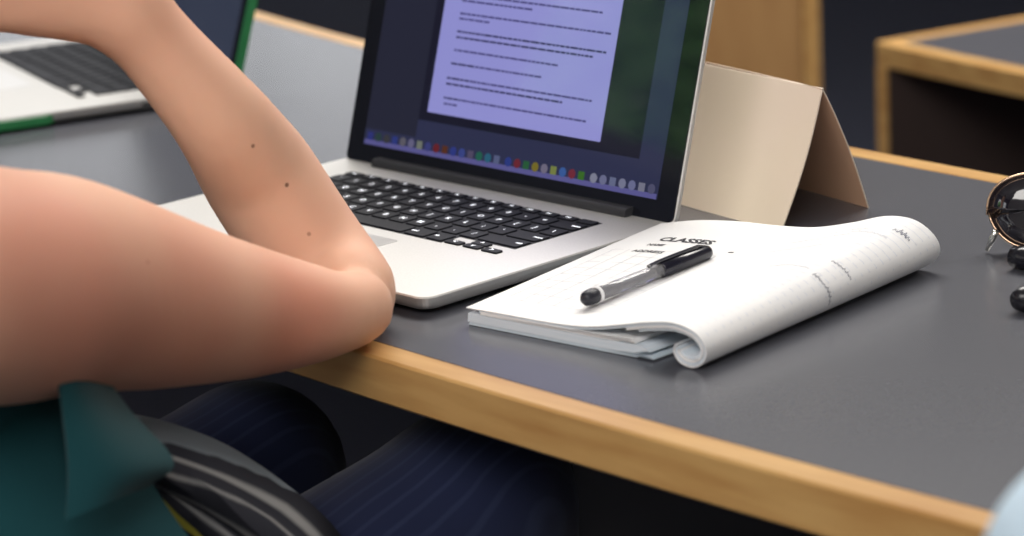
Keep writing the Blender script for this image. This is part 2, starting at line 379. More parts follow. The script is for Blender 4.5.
# end strip across the desk end and the maple end panel below it
def radial_box(name, r0, r1, z0, z1, a, thick, bevel=.0015):
    ar = math.radians(a); er = np.array([math.cos(ar), math.sin(ar), 0]); et = np.array([-math.sin(ar), math.cos(ar), 0]); o = np.array([*ARC_C, 0])
    rings = [[o+er*r+et*t_+np.array([0, 0, z]) for t_, z in ((0, z0), (thick, z0), (thick, z1), (0, z1))] for r in (r0, r1)]
    me = stack(name, rings); b = bmesh.new(); b.from_mesh(me); bmesh.ops.recalc_face_normals(b, faces=b.faces[:])
    bmesh.ops.bevel(b, geom=b.edges[:], offset=bevel, segments=1, affect='EDGES'); b.to_mesh(me); b.free(); return me
link('edge_strip', radial_box('end_strip', RF2-.604, RF2+.0004, T-STEP-.031, T-STEP+.0006, A_END-.02, .024), M['maple'], d2, world=True)
link('end_panel', radial_box('end_panel', RF2-.58, RF2-.002, -STEP, T-STEP-.031, A_END-.02, .022), M['board_brown'], d2, world=True)
link('panel_edge', radial_box('panel_edge', RF2-.002, RF2+.001, -STEP, T-STEP-.031, A_END-.021, .0225, .0006), M['maple'], d2, world=True)

# wooden lectern cabinet beyond the tent card
LC = px(815, 60, 4.3)
lect = thing('lectern', (LC[0]-0.26, LC[1]+0.2, -STEP), 'tall honey coloured wooden lectern standing in the dark behind the cream card', 'lectern', math.radians(2))
LH = 1.16
link('side_panel', bm_mesh('side_panel', box_bm(0.026, 0.44, LH, 0.247, 0.0, LH/2, .002)), M['maple'], lect)
link('side_panel', bm_mesh('side_panel', box_bm(0.026, 0.44, LH, -0.247, 0.0, LH/2, .002)), M['maple'], lect)
link('front_panel', bm_mesh('front_panel', box_bm(0.466, 0.02, LH-.02, 0, -0.205, LH/2, .001)), M['maple_dark'], lect)
link('reading_top', bm_mesh('reading_top', box_bm(0.56, 0.50, 0.03, 0, 0, LH+.015, .004)), M['maple'], lect)
link('shelf', bm_mesh('shelf', box_bm(0.466, 0.38, 0.02, 0, 0.0, 0.6, .001)), M['maple_dark'], lect)

# ------------------------------------------------------------------ laptops
LW, LD, BT = 0.361, 0.247, 0.0130
ROWS = [
 ('fn', [('esc', 1)] + [('F%d' % i, 1) for i in range(1, 13)] + [('', 1)]),
 ('n', [('`', 1)] + [(c, 1) for c in '1234567890-='] + [('delete', 1.5)]),
 ('q', [('tab', 1.5)] + [(c, 1) for c in 'QWERTYUIOP[]\\']),
 ('a', [('caps', 1.75)] + [(c, 1) for c in "ASDFGHJKL;'"] + [('return', 1.75)]),
 ('z', [('shift', 2.25)] + [(c, 1) for c in 'ZXCVBNM,./'] + [('shift', 2.25)]),
 ('s', [('fn', 1), ('ctrl', 1), ('alt', 1), ('cmd', 1.25), ('', 5), ('cmd', 1.25), ('alt', 1), ('<', 1), ('v', 1), ('>', 1)]),
]
_keymesh, _legmesh = {}, {}
def key_mesh(wd, dp):
    k = (round(wd, 4), round(dp, 4))
    if k not in _keymesh:
        r0 = rrect(-wd/2, -dp/2, wd/2, dp/2, .0016, 3); r1 = rrect(-wd/2+.0004, -dp/2+.0004, wd/2-.0004, dp/2-.0004, .0014, 3)
        me = stack('key', [[(x, y, -.0006) for x, y in r0], [(x, y, .0010) for x, y in r0], [(x, y, .0013) for x, y in r1]])
        me.materials.append(M['key']); _keymesh[k] = me
    return _keymesh[k]
def legend_mesh(s):
    if s not in _legmesh:
        size = .0066 if len(s) == 1 else (.0036 if len(s) <= 3 else .0034)
        me = text_mesh('legend', s, size, .00018); me.materials.append(M['legend']); _legmesh[s] = me
    return _legmesh[s]
def laptop(loc, yaw, lid_deg, label, legends=True, case=False, screen=True):
    t = thing('laptop', loc, label, 'laptop', yaw)
    # base: rounded slab with a tapered underside; origin at the front left corner, x right, y towards the hinge
    prof = [(.0120, .0018), (.0050, .0030), (.0014, .0050), (.0003, .0070), (0, .0090), (0, BT-.0010), (.0008, BT)]
    rings = [[(x, y, z) for x, y in rrect(i, i, LW-i, LD-i, .0105, 8)] for i, z in prof]
    base = link('base', stack('base', rings), M['alu'], t)
    base.data.materials.append(M['alu_edge'])
    for pl in base.data.polygons:
        if abs(pl.normal.z) < 0.6: pl.material_index = 1
    # feet
    for fx, fy in ((.03, .03), (LW-.03, .03), (.03, LD-.03), (LW-.03, LD-.03)):
        b = bmesh.new(); bmesh.ops.create_cone(b, cap_ends=True, segments=16, radius1=.006, radius2=.006, depth=.003)
        for v in b.verts: v.co += Vector((fx, fy, .0015))
        link('foot', bm_mesh('foot', b), M['hinge'], t)
    # keyboard
    px_, py_, gap = .01903, .0187, .0030
    kx0 = (LW-.273)/2; yb = .2072
    y = yb
    for ri, (rn, keys) in enumerate(ROWS):
        dp = .0085 if rn == 'fn' else .0157
        x = kx0; tot = .273+gap
        unit = tot/14.0 if rn == 'fn' else tot/14.5
        for s, u in keys:
            wd = u*unit-gap; cx = x+wd/2; cy = y-dp/2
            dd = dp; cyy = cy
            if rn == 's' and s in '<v>' and s: dd = .0074; cyy = y-dp+dd/2
            ko = link('key', key_mesh(wd, dd), None, t); ko.location = (cx, cyy, BT)
            if legends and s:
                lg = link('legend', legend_mesh(s), None, ko)
                lg.location = ((0 if len(s) == 1 or rn == 'fn' else (wd/2-.0045)*(1 if s in ('delete', 'return') or (s == 'shift' and x > .15) else -1)), 0, .00145)
            if rn == 's' and s == 'v':
                uo = link('key', key_mesh(wd, .0074), None, t); uo.location = (cx, y-.0037, BT)
                if legends:
                    lg = link('legend', legend_mesh('^'), None, uo); lg.location = (0, 0, .00145)
            x += u*unit
        y -= dp+gap
    kp = [(kx0-.0012, yb+.0012), (kx0-.0012, .1039), (LW-kx0-3*tot/14.5+.002, .1039), (LW-kx0-3*tot/14.5+.002, .1222), (LW-kx0+.0012, .1222), (LW-kx0+.0012, yb+.0012)]
    link('keyboard_plate', stack('keyboard_plate', [[(x, y, z) for x, y in kp] for z in (BT-.001, BT+.0002)]), M['key'], t)
    tp = link('trackpad', stack('trackpad', [[(a, b, z) for a, b in rrect(LW/2-.0525, .014, LW/2+.0525, .090, .003, 4)] for z in (BT-.001, BT+.0002)]), M['trackpad'], t)
    # ports along the right side
    for v0, v1, hh in ((.150, .176, .0022), (.184, .200, .0040), (.208, .221, .0046)):
        link('port', bm_mesh('port', box_bm(.0012, v1-v0, hh, LW-.0001, (v0+v1)/2, .0078, .0004, 1)), M['glass_black'], t)
    # hinge barrel
    hg = [(LW*.115, 0), (LW*.885, 0)]
    rr = rrect(LD-.0175, BT-.002, LD-.0035, BT+.0062, .0036, 4)
    link('hinge', stack('hinge', [[(x, a, b) for a, b in rr] for x in (.041, .320)]), M['hinge'], t)
    # lid, built flat then turned about the hinge line
    lid = bpy.data.objects.new('lid', None); C.objects.link(lid); lid.parent = t
    a = math.radians(lid_deg)
    # lid local frame: x right, y up along the lid, z towards the user
    lid.matrix_local = Matrix(((1, 0, 0, 0), (0, math.cos(a), -math.sin(a), LD-.010), (0, math.sin(a), math.cos(a), BT), (0, 0, 0, 1)))
    LHt = 0.238; y0 = -.0012
    def slab(name, i0, z0, z1, m, ed=.0008, rad=.0060):
        rg = [[(x, yy, z) for x, yy in rrect(i, y0+i, LW-i, LHt-i, rad-i, 6)] for i, z in ((i0+ed, z0), (i0, z0+ed), (i0, z1-ed), (i0+ed, z1))]
        return link(name, stack(name, rg), m, lid)
    slab('lid_shell', 0, -.0052, -.0006, M['alu'])
    slab('bezel', .0010, -.0020, .0001, M['glass_black'], .0003)
    def flat(name, x0, y0_, x1, y1, z, m):
        return link(name, mesh(name, [(x0, y0_, z), (x1, y0_, z), (x1, y1, z), (x0, y1, z)], [(0, 1, 2, 3)]), m, lid)
    if screen:
        flat('display', .0195, .0145, .3415, .2200, .00025, M['screen_bg'])
        flat('screen_window', .0195, .0270, .0790, .2150, .00035, M['screen_dim'])
        flat('screen_window', .0790, .0410, .3180, .2150, .00035, M['screen_black'])
        flat('document_page', .0880, .0480, .2770, .2150, .00045, M['page'])
        # body text: word-long bars, line by line (rows measured up from the page foot)
        ln = [(.0565, .105, .120, 0), (.0610, .104, .262, 1), (.0720, .104, .232, 2), (.0765, .104, .262, 1), (.0880, .106, .206, 1), (.0985, .107, .222, 0), (.1085, .107, .256, 2), (.1130, .107, .269, 2),
              (.1230, .107, .141, 0), (.1270, .107, .270, 0), (.1370, .107, .187, 0), (.1415, .108, .260, 0), (.1520, .108, .140, 0), (.1560, .108, .258, 0), (.1600, .108, .270, 0),
              (.1700, .108, .235, 0), (.1800, .108, .262, 0), (.1840, .108, .270, 0), (.1940, .108, .220, 0), (.2050, .108, .262, 0)]
        Vt = {0: [], 1: []}
        for yy, x0, x1, bold in ln:
            x = x0
            while x < x1-.002:
                wl_ = min(random.uniform(.0025, .0095), x1-x); kind = 1 if (bold == 2 or (bold == 1 and x < x0+.02)) else 0
                Vt[kind].append((x, yy-.00080, x+wl_, yy+.00080)); x += wl_+.0008
        for kind in (0, 1):
            V, Fc = [], []
            for (x0, y0_, x1, y1) in Vt[kind]:
                n = len(V); V += [(x0, y0_, .00055), (x1, y0_, .00055), (x1, y1, .00055), (x0, y1, .00055)]; Fc.append((n, n+1, n+2, n+3))
            tag(link('document_text', mesh('document_text', V, Fc), M['page_bold' if kind else 'page_text'], lid), kind='stuff')
        flat('dock', .0205, .0146, .3405, .0185, .00035, M['dock'])
        xi = .0225
        for i, c in enumerate(ICON):
            if i in (16, 25): xi += .003
            m = M.get('icon%d' % i) or M.setdefault('icon%d' % i, mat('dock icon', (.01, .01, .01), .1, emit=c, estr=0.30))
            r = .0037; ctr = (xi+.004, .0214)
            n = 12 if i % 3 else 4
            pts = [(ctr[0]+r*math.cos(2*math.pi*(k+.5)/n)*(1.2 if n == 4 else 1), ctr[1]+r*math.sin(2*math.pi*(k+.5)/n)*(1.2 if n == 4 else 1), .00045) for k in range(n)]
            link('dock_icon', mesh('dock_icon', pts, [tuple(range(n))]), m, lid); xi += .00975
    else:
        flat('display', .0150, .0150, .3460, .2240, .00025, M['screen2'])
    if case:
        rg = [[(x, yy, z) for x, yy in rrect(i, i, LW-i, LD*.28-i, .011, 6)] for i, z in ((.010, .0002), (-.001, .0022), (-.0020, .0040), (-.0020, .0105), (-.0012, .0108))]
        link('base_case', stack('base_case', rg), M['green'], t)
        rg = [[(x, yy, z) for x, yy in rrect(i, y0+i, LW-i, LHt-i, .011, 6)] for i, z in ((.003, -.0085), (-.0022, -.0070), (-.0022, .0012), (-.0005, .0014))]
        lc = stack('lid_case', rg)
        b = bmesh.new(); b.from_mesh(lc); b.faces.ensure_lookup_table()
        big = max(b.faces, key=lambda f: f.calc_center_median().z); bmesh.ops.delete(b, geom=[big], context='FACES_ONLY'); b.to_mesh(lc); b.free()
        link('lid_case', lc, M['green'], lid)
    return t
laptop((-0.3029, 2.02475, T), -0.825391, math.degrees(1.275309), 'open silver laptop showing a text document on its screen', True)
yaw2 = math.radians(-64)
kfr = pxz(78, 98, BT); c2, s2 = math.cos(yaw2), math.sin(yaw2)
ux, vx = LW-.044, .105
laptop((kfr[0]-(c2*ux-s2*vx), kfr[1]-(s2*ux+c2*vx), T), yaw2, 73, 'blurred silver laptop in a green shell case behind the raised forearm', False, case=True, screen=False)

# ------------------------------------------------------------------ notebook, folded back on itself
NB_O = np.array(pxz(466, 307, .012)); NB_O[2] = T
NB_F = np.array(pxz(661, 223, .017)); NB_F[2] = T
nearW = np.array(pxz(690, 369, 0.0)) - NB_O; nearW[2] = 0; nearW /= np.linalg.norm(nearW)
aF = math.radians(-30); farW = np.array([math.cos(aF), math.sin(aF), 0])
nearP = catmull([(0, .0118), (.03, .0122), (.07, .0126), (.100, .0145), (.128, .0200), (.150, .0250), (.170, .0275), (.186, .0240), (.194, .0150), (.192, .0060), (.184, .0012), (.174, .0026), (.169, .0085), (.170, .0140)], 72)
farP = catmull([(0, .0168), (.03, .0215), (.06, .0230), (.09, .0225), (.118, .0235), (.145, .0290), (.170, .0355), (.190, .0345), (.204, .0250), (.208, .0140), (.201, .0045), (.188, .0010), (.178, .0045), (.175, .0110)], 72)
def prof_at(t, off=0.0):
    s = t*t*(3-2*t)*.35+t*.65
    P = nearP*(1-s)+farP*s
    if off:
        d = np.gradient(P, axis=0); n = np.stack([d[:, 1], -d[:, 0]], 1); n /= np.linalg.norm(n, axis=1)[:, None]
        P = P+n*off
    return P
def nb_world(wv, z, t):
    o = NB_O*(1-t)+NB_F*t; ww = nearW*(1-t)+farW*t; ww /= np.linalg.norm(ww)
    p = o+ww*wv; return np.array([p[0], p[1], T+z])
nb = thing('notebook', tuple(NB_O), 'white ruled notebook folded back with curled pages beside the laptop', 'notebook')
def sheet(name, off, thick, s0, s1, m, t0=0.0, t1=1.0, nt=20):
    i0, i1 = int(s0*72), int(s1*72)
    rings = []
    for k in range(nt+1):
        t = t0+(t1-t0)*k/nt
        A = prof_at(t, off)[i0:i1+1]; B = prof_at(t, off+thick)[i0:i1+1][::-1]
        B[:, 1] = np.maximum(B[:, 1], .0004); A[:, 1] = np.maximum(A[:, 1], .0004)
        rings.append([nb_world(q[0], q[1], t) for q in np.vstack([A, B])])
    me = stack(name, rings)
    b = bmesh.new(); b.from_mesh(me); bmesh.ops.recalc_face_normals(b, faces=b.faces[:]); b.to_mesh(me); b.free()
    o = link(name, me, m, nb, smooth=True, world=True)
    for pl in me.polygons:
        if len(pl.vertices) > 4: pl.use_smooth = False
    me.set_sharp_from_angle(angle=math.radians(40))
    return o
sheet('page', 0.0, .0006, 0, 1.0, M['paper'])
sheet('page', .0011, .0014, .03, .985, M['paper_edge'], .004, .996)
sheet('page', .0029, .0012, .32, .97, M['paper'], .002, .994)
sheet('page', .0046, .0016, .36, .93, M['paper_edge'], .008, .99)
def block(name, prof_n, prof_f, m, nt=8):
    rings = []
    for k in range(nt+1):
        t = k/nt
        rings.append([nb_world(a[0]*(1-t)+b_[0]*t, a[1]*(1-t)+b_[1]*t, t) for a, b_ in zip(prof_n, prof_f)])
    me = stack(name, rings); b = bmesh.new(); b.from_mesh(me); bmesh.ops.recalc_face_normals(b, faces=b.faces[:]); b.to_mesh(me); b.free()
    return link(name, me, m, nb, world=True)
def blk(wn, z0, z1, w0=0.0): return [(w0, z0), (wn*.75, z0), (wn*.92, z0+.0004), (wn, z0+.0035), (wn+.0015, z0+.0055 if z1-z0 > .006 else (z0+z1)/2), (wn-.004, z1+.0006), (wn*.75, z1), (w0+.0008, z1)]
block('back_cover', blk(.152, .0004, .0022, .0015), blk(.18, .0004, .0022, .0015), M['cover'])
block('page_block', blk(.149, .0024, .0082, .0008), blk(.178, .0024, .0082, .0008), M['paper_edge'])
block('loose_page', blk(.138, .0085, .0106, .012), blk(.165, .0085, .0106, .012), M['paper'])
# print and handwriting follow the curved top page
def on_page(sw, t, lift=.00025):
    """sw: distance along the page from its left edge (m), t: 0 near .. 1 far"""
    t = min(max(t, 0.0), 1.0); P = prof_at(t); seg = np.linalg.norm(np.diff(P, axis=0), axis=1); cum = np.r_[0, np.cumsum(seg)]
    x = np.interp(sw, cum, P[:, 0]); z = np.interp(sw, cum, P[:, 1])
    x2 = np.interp(sw+.001, cum, P[:, 0]); z2 = np.interp(sw+.001, cum, P[:, 1])
    n = np.array([-(z2-z), x2-x]); n /= np.linalg.norm(n)+1e-9
    return nb_world(x+n[0]*lift, z+n[1]*lift, t)
HLEN = np.linalg.norm(NB_F-NB_O)
def page_coords(x, y, z):
    p = pxz(x, y, z); best = None
    for k in range(201):
        t = k/200; o = NB_O*(1-t)+NB_F*t; ww = nearW*(1-t)+farW*t; ww /= np.linalg.norm(ww)
        d = p-o; d[2] = 0; wv = d@ww; e = np.linalg.norm(d-ww*wv)
        if best is None or e < best[0]: best = (e, wv, t)
    return best[1], best[2]
_sg, _tg = np.linspace(.0, .225, 120), np.linspace(0, 1, 120)
_pg = []
for t_ in _tg:
    P_ = prof_at(t_); cm = np.r_[0, np.cumsum(np.linalg.norm(np.diff(P_, axis=0), axis=1))]
    for s_ in _sg: _pg.append(nb_world(np.interp(s_, cm, P_[:, 0]), np.interp(s_, cm, P_[:, 1]), t_))
_pg = np.array(_pg)-CAM; _dp = _pg@FWD
_gx, _gy = 512+F_PX*(_pg@RIGHT)/_dp, 268-F_PX*(_pg@UP)/_dp
def page_coords(x, y, z=None):
    e = (_gx-x)**2+(_gy-y)**2+1e3*np.maximum(_dp-_dp[np.argmin((_gx-x)**2+(_gy-y)**2)]-.02, 0)
    i = int(np.argmin(e)); return _sg[i % 120], _tg[i//120]
def page_text(s, x, y, size, m, rot=0.0, width=None, bold=.00012):
    sw, t = page_coords(x, y, .0175)
    me = text_mesh('lettering', s, size, bold)
    co = np.array([v.co[:] for v in me.vertices]); sx = 1.0
    if width: sx = width/(co[:, 0].max()-co[:, 0].min())
    for v in me.vertices:
        a, b_ = v.co.x*sx, v.co.y
        a, b_ = a*math.cos(rot)-b_*math.sin(rot), a*math.sin(rot)+b_*math.cos(rot)
        v.co = Vector(on_page(sw+a, t+b_/HLEN))
    return link('lettering', me, m, nb, world=True)
def stroke(pts, wdt, m, name='handwriting'):
    """pts in page coordinates (sw, t)"""
    V, Fc = [], []
    for i, (a, t) in enumerate(pts):
        a0, t0 = pts[max(i-1, 0)]; a1, t1 = pts[min(i+1, len(pts)-1)]
        d = np.array([a1-a0, (t1-t0)*HLEN]); d /= np.linalg.norm(d)+1e-9; n = np.array([-d[1], d[0]])*wdt/2
        V.append(on_page(a+n[0], t+n[1]/HLEN)); V.append(on_page(a-n[0], t-n[1]/HLEN))
        if i: k = 2*i; Fc.append((k-2, k-1, k+1, k))
    return V, Fc
def strokes(name, lines, wdt, m):
    V, Fc = [], []
    for l in lines:
        v, f = stroke(l, wdt, m); n = len(V); V += v; Fc += [tuple(i+n for i in q) for q in f]
    return link(name, mesh(name, V, Fc), m, nb, world=True)
page_text('CLASSES', 686, 241, .0115, M['ink'], width=.041, bold=.00042)
page_text('NAME', 656, 245, .0060, M['ink'], width=.0125, bold=.00015)
page_text('ADDRESS', 648, 251, .0062, M['ink'], width=.0240, bold=.00015)
# printed timetable grid below the heading
grid = []
sw0, t0_ = page_coords(516, 288, .014); sw1, t1_ = page_coords(650, 255, .014)
for k in range(9):
    t = .12+k*.068; grid.append([(.012, t), (.04, t), (.07, t), (.092, t)])
for k in range(7):
    s_ = .012+k*.0133; grid.append([(s_, .12+j*.0544) for j in range(11)])
strokes('printed_grid', grid, .00035, M['ink_faint'])
rules = []
for k in range(30):
    t = .03+k*.0325
    rules.append([(.118+j*.0075, t) for j in range(15)])
strokes('ruled_line', rules, .00045, M['rule'])
# handwriting: small squiggles running over the curl
def scribble(x, y, z, n, h_, step, seed):
    sw, t = page_coords(x, y, z); r = random.Random(seed); out = []
    for k in range(n):
        a = sw+k*step; hh = h_*r.uniform(.5, 1.2)/HLEN
        out.append([(a, t), (a+step*.25, t+hh), (a+step*.5, t+hh*.2), (a+step*.7, t+hh*.6), (a+step*.85, t)])
    return out
hw = scribble(893, 231, .034, 4, .0055, .0034, 1) + scribble(812, 274, .024, 8, .0026, .0030, 2) + scribble(832, 262, .028, 6, .0026, .0030, 3)
tag(strokes('handwriting', hw, .0007, M['pencil']), kind='stuff')
faint = []
for i, (x, y, z, n) in enumerate(((770, 252, .018, 9), (790, 244, .02, 10), (820, 236, .026, 8), (760, 268, .018, 8), (850, 232, .03, 6))):
    faint += scribble(x, y, z, n, .003, .0045, 10+i)
tag(strokes('handwriting', faint, .0005, M['ink_faint']), kind='stuff')
sw, t = page_coords(731, 253, .0155)
strokes('ink_dot', [[(sw-.0015, t), (sw, t+.002), (sw+.002, t+.004)]], .0016, M['ink'])

# ------------------------------------------------------------------ pen
PR = .0046
pa = np.array(pxz(583, 301, .0200)); pb = np.array(pxz(709, 252, .0235))
dz_a, dz_b = .0152+PR+.0008, .0186+PR+.0008
pa[2] = T+dz_a; pb[2] = T+dz_b
pd = pb-pa; PL = np.linalg.norm(pd); pd /= PL
pen = thing('pen', tuple(pa-np.array([0, 0, PR])), 'clear ballpoint pen with black cap lying on the notebook page', 'pen')
def along(a, rads, name, m, n=20):
    return link(name, tube(name, [pa+pd*s for s in a], rads, n), m, pen, smooth=True, world=True)
along([0, .0008, .0025, .006, .010, .0125], [.0012, .0032, .0046, .0053, .0053, .0047], 'rubber_end', M['pen_rubber'])
along([.0125, .0127, .0149, .0151], [.0045, .0053, .0053, .0045], 'ring', M['pen_white'])
along([.0150, .0152, .030, .060, PL*.60], [.0041, .0045, .0046, .0046, .0046], 'barrel', M['pen_clear'])
along([.0155, .016, PL*.60], [.0014, .0019, .0019], 'ink_refill', M['pen_ink'])
along([.016, .0165, .034, .0345], [.0028, .0038, .0038, .0028], 'grip', M['pen_ink'])
along([PL*.60, PL*.60+.0006, PL*.8, PL-.004, PL-.0012, PL], [.0045, .0054, .0055, .0053, .0044, .0025], 'cap', M['pen_black'])
upv = np.array([0, 0, 1.]); upv -= pd*(upv@pd); upv /= np.linalg.norm(upv); sdv = np.cross(pd, upv)
rg = []
for s, hgt in ((PL-.006, .0050), (PL-.010, .0060), (PL*.72, .0062), (PL*.60, .0060), (PL*.52, .0054), (PL*.51, .0048)):
    o = pa+pd*s+upv*hgt; rg.append([o+sdv*.0014, o-sdv*.0014, o-sdv*.0014+upv*.0009, o+sdv*.0014+upv*.0009])
link('clip', stack('clip', rg), M['pen_black'], pen, world=True)

# ------------------------------------------------------------------ folded tent card
fr_, bk_ = pxz(781, 232, 0), pxz(869, 208, 0)
mid = (fr_+bk_)/2; rd = np.array([-0.545, 0.838, 0.]); TL = .235; TZ = .0985
tc = thing('tent_card', tuple(mid), 'blank cream card folded into a tent behind the notebook', 'card')
apex = mid+np.array([0, 0, TZ])
def panel(foot, bulge, name):
    nrm = np.array([foot[0]-mid[0], foot[1]-mid[1], 0]); nrm /= np.linalg.norm(nrm)
    prof = []
    for k in range(13):
        s = k/12; p = apex*(1-s)+foot*s
        r = .004*math.exp(-s*22)                   # soft rounded fold
        prof.append(p+nrm*(bulge*math.sin(math.pi*s)+r*0)+np.array([0, 0, -.0015*math.exp(-s*25)]))
    th = .0011; rings = []
    for j in range(9):
        q = rd*TL*j/8; wob = nrm*.003*math.sin(j/8*math.pi)
        out = [p+q+wob for p in prof]; inn = [p+q+wob-nrm*th for p in prof][::-1]
        rings.append(out+inn)
    me = stack(name, rings); b = bmesh.new(); b.from_mesh(me); bmesh.ops.recalc_face_normals(b, faces=b.faces[:]); b.to_mesh(me); b.free()
    o = link(name, me, M['card'], tc, smooth=True, world=True); me.set_sharp_from_angle(angle=math.radians(35)); return o
panel(fr_+np.array([0, 0, .0002]), -.004, 'front_panel')
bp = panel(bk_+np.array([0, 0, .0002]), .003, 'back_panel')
bp.data.materials.append(M['card_inner_shade'])
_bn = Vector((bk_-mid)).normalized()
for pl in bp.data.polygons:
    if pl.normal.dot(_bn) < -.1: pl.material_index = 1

# ------------------------------------------------------------------ sunglasses
SG = pxz(1003, 252, 0)
sg = thing('sunglasses', tuple(SG), 'dark mirrored sunglasses with thin gold rims at the desk edge', 'sunglasses')
gx = np.array([0.93, -0.37, 0.0]); gx /= np.linalg.norm(gx)           # across the two lenses
gy = np.array([-0.10, 0.32, 0.94]); gy -= gx*(gy@gx); gy /= np.linalg.norm(gy)   # up the lens
gn = np.cross(gx, gy)
def lens_outline(n=36, sx=.030, sy=.026):
    out = []
    for k in range(n):
        a = 2*math.pi*k/n; x, y = math.cos(a), math.sin(a)
        x = math.copysign(abs(x)**.85, x); y = math.copysign(abs(y)**.85, y)
        out.append((sx*x*(1+.10*y), sy*y+(.004*x if y > 0 else -.003*x)))
    return out
def gpt(x, y, z): return SG+gx*x+gy*y+gn*z
for c in (.018, .086):
    sgn = 1 if c > .05 else -1
    ol = [(c+sgn*(-x), .029+y) for x, y in lens_outline()]
    rg = []
    for f, z0 in ((0.0, .0030), (.5, .0022), (1.0, 0)):
        pass
    ringf = [gpt(x, y, 0) for x, y in ol]; ringm = [gpt(c+(x-c)*.5, .029+(y-.029)*.5, .0022) for x, y in ol]; ringc = [gpt(c+(x-c)*.1, .029+(y-.029)*.1, .0030) for x, y in ol]
    ringb = [gpt(x, y, -.0015) for x, y in ol]
    link('lens', stack('lens', [ringb, ringf, ringm, ringc]), M['lens'], sg, smooth=True, world=True)
    rim = ringf+[ringf[0]]
    link('rim', tube('rim', [p for p in rim], .0010, 8), M['gold'], sg, smooth=True, world=True)
    link('nose_pad', tube('nose_pad', [gpt(c-sgn*.026, .022, -.002), gpt(c-sgn*.024, .016, -.008), gpt(c-sgn*.025, .011, -.009)], [.001, .0028, .0018], 10), M['pen_clear'], sg, smooth=True, world=True)
link('bridge', tube('bridge', [gpt(.046, .040, 0), gpt(.052, .042, .001), gpt(.060, .040, 0)], .0011, 8), M['gold'], sg, smooth=True, world=True)
link('brow_bar', tube('brow_bar', [gpt(.030, .053, 0), gpt(.052, .056, .001), gpt(.076, .053, 0)], .0010, 8), M['gold'], sg, smooth=True, world=True)
# hinge piece and folded temples reaching towards the viewer
hA = px(996, 231, 1.905); hB = pxz(987, 250, .002)
link('hinge', tube('hinge', [hA, (hA+hB)/2, hB], [.0022, .0024, .0016], 8), M['silver'], sg, smooth=True, world=True)
t1 = [pxz(1014, 256, .008), pxz(1024, 258, .008), pxz(1060, 262, .008), pxz(1130, 262, .006)]
link('temple', tube('temple', t1, [.0075, .0080, .0060, .0030], 10), M['black_tip'], sg, smooth=True, world=True)
t2 = [pxz(1016, 301, .0085), pxz(1024, 299, .0085), pxz(1050, 290, .006), pxz(1110, 274, .006), pxz(1170, 258, .010)]
link('temple', tube('temple', t2, [.0060, .0085, .0080, .0050, .0025], 10), M['black_tip'], sg, smooth=True, world=True)

# ------------------------------------------------------------------ people
FD = np.array([0.727, 0.687, 0.0]); RDv = np.array([0.687, -0.727, 0.0]); UZ = np.array([0, 0, 1.0])
def at(base, f=0.0, r=0.0, z=0.0): return np.asarray(base, float)+FD*f+RDv*r+UZ*z
def head_prims(hc):
    p = []
    p += [(at(hc, -.02, 0, .03), at(hc, .02, 0, .03), .083, .080, .03), (at(hc, .03, 0, -.02), at(hc, .055, 0, -.075), .066, .040, .03)]
    p += [(at(hc, .02, .035, -.055), at(hc, .06, .015, -.082), .036, .030, .02), (at(hc, .02, -.035, -.055), at(hc, .06, -.015, -.082), .036, .030, .02)]
    p += [(at(hc, .092, 0, .012), at(hc, .108, 0, -.020), .008, .013, .010)]                      # nose
    p += [(at(hc, .092, -.016, -.050), at(hc, .092, .016, -.050), .008, .008, .006)]              # lips
    for s in (-1, 1):
        p += [(at(hc, -.005, s*.076, .012), at(hc, -.008, s*.082, -.022), .016, .010, .006)]       # ear
        p += [(at(hc, .094, s*.030, .008), at(hc, .094, s*.034, .008), .013, .013, .008, -1)]      # eye socket
    return p
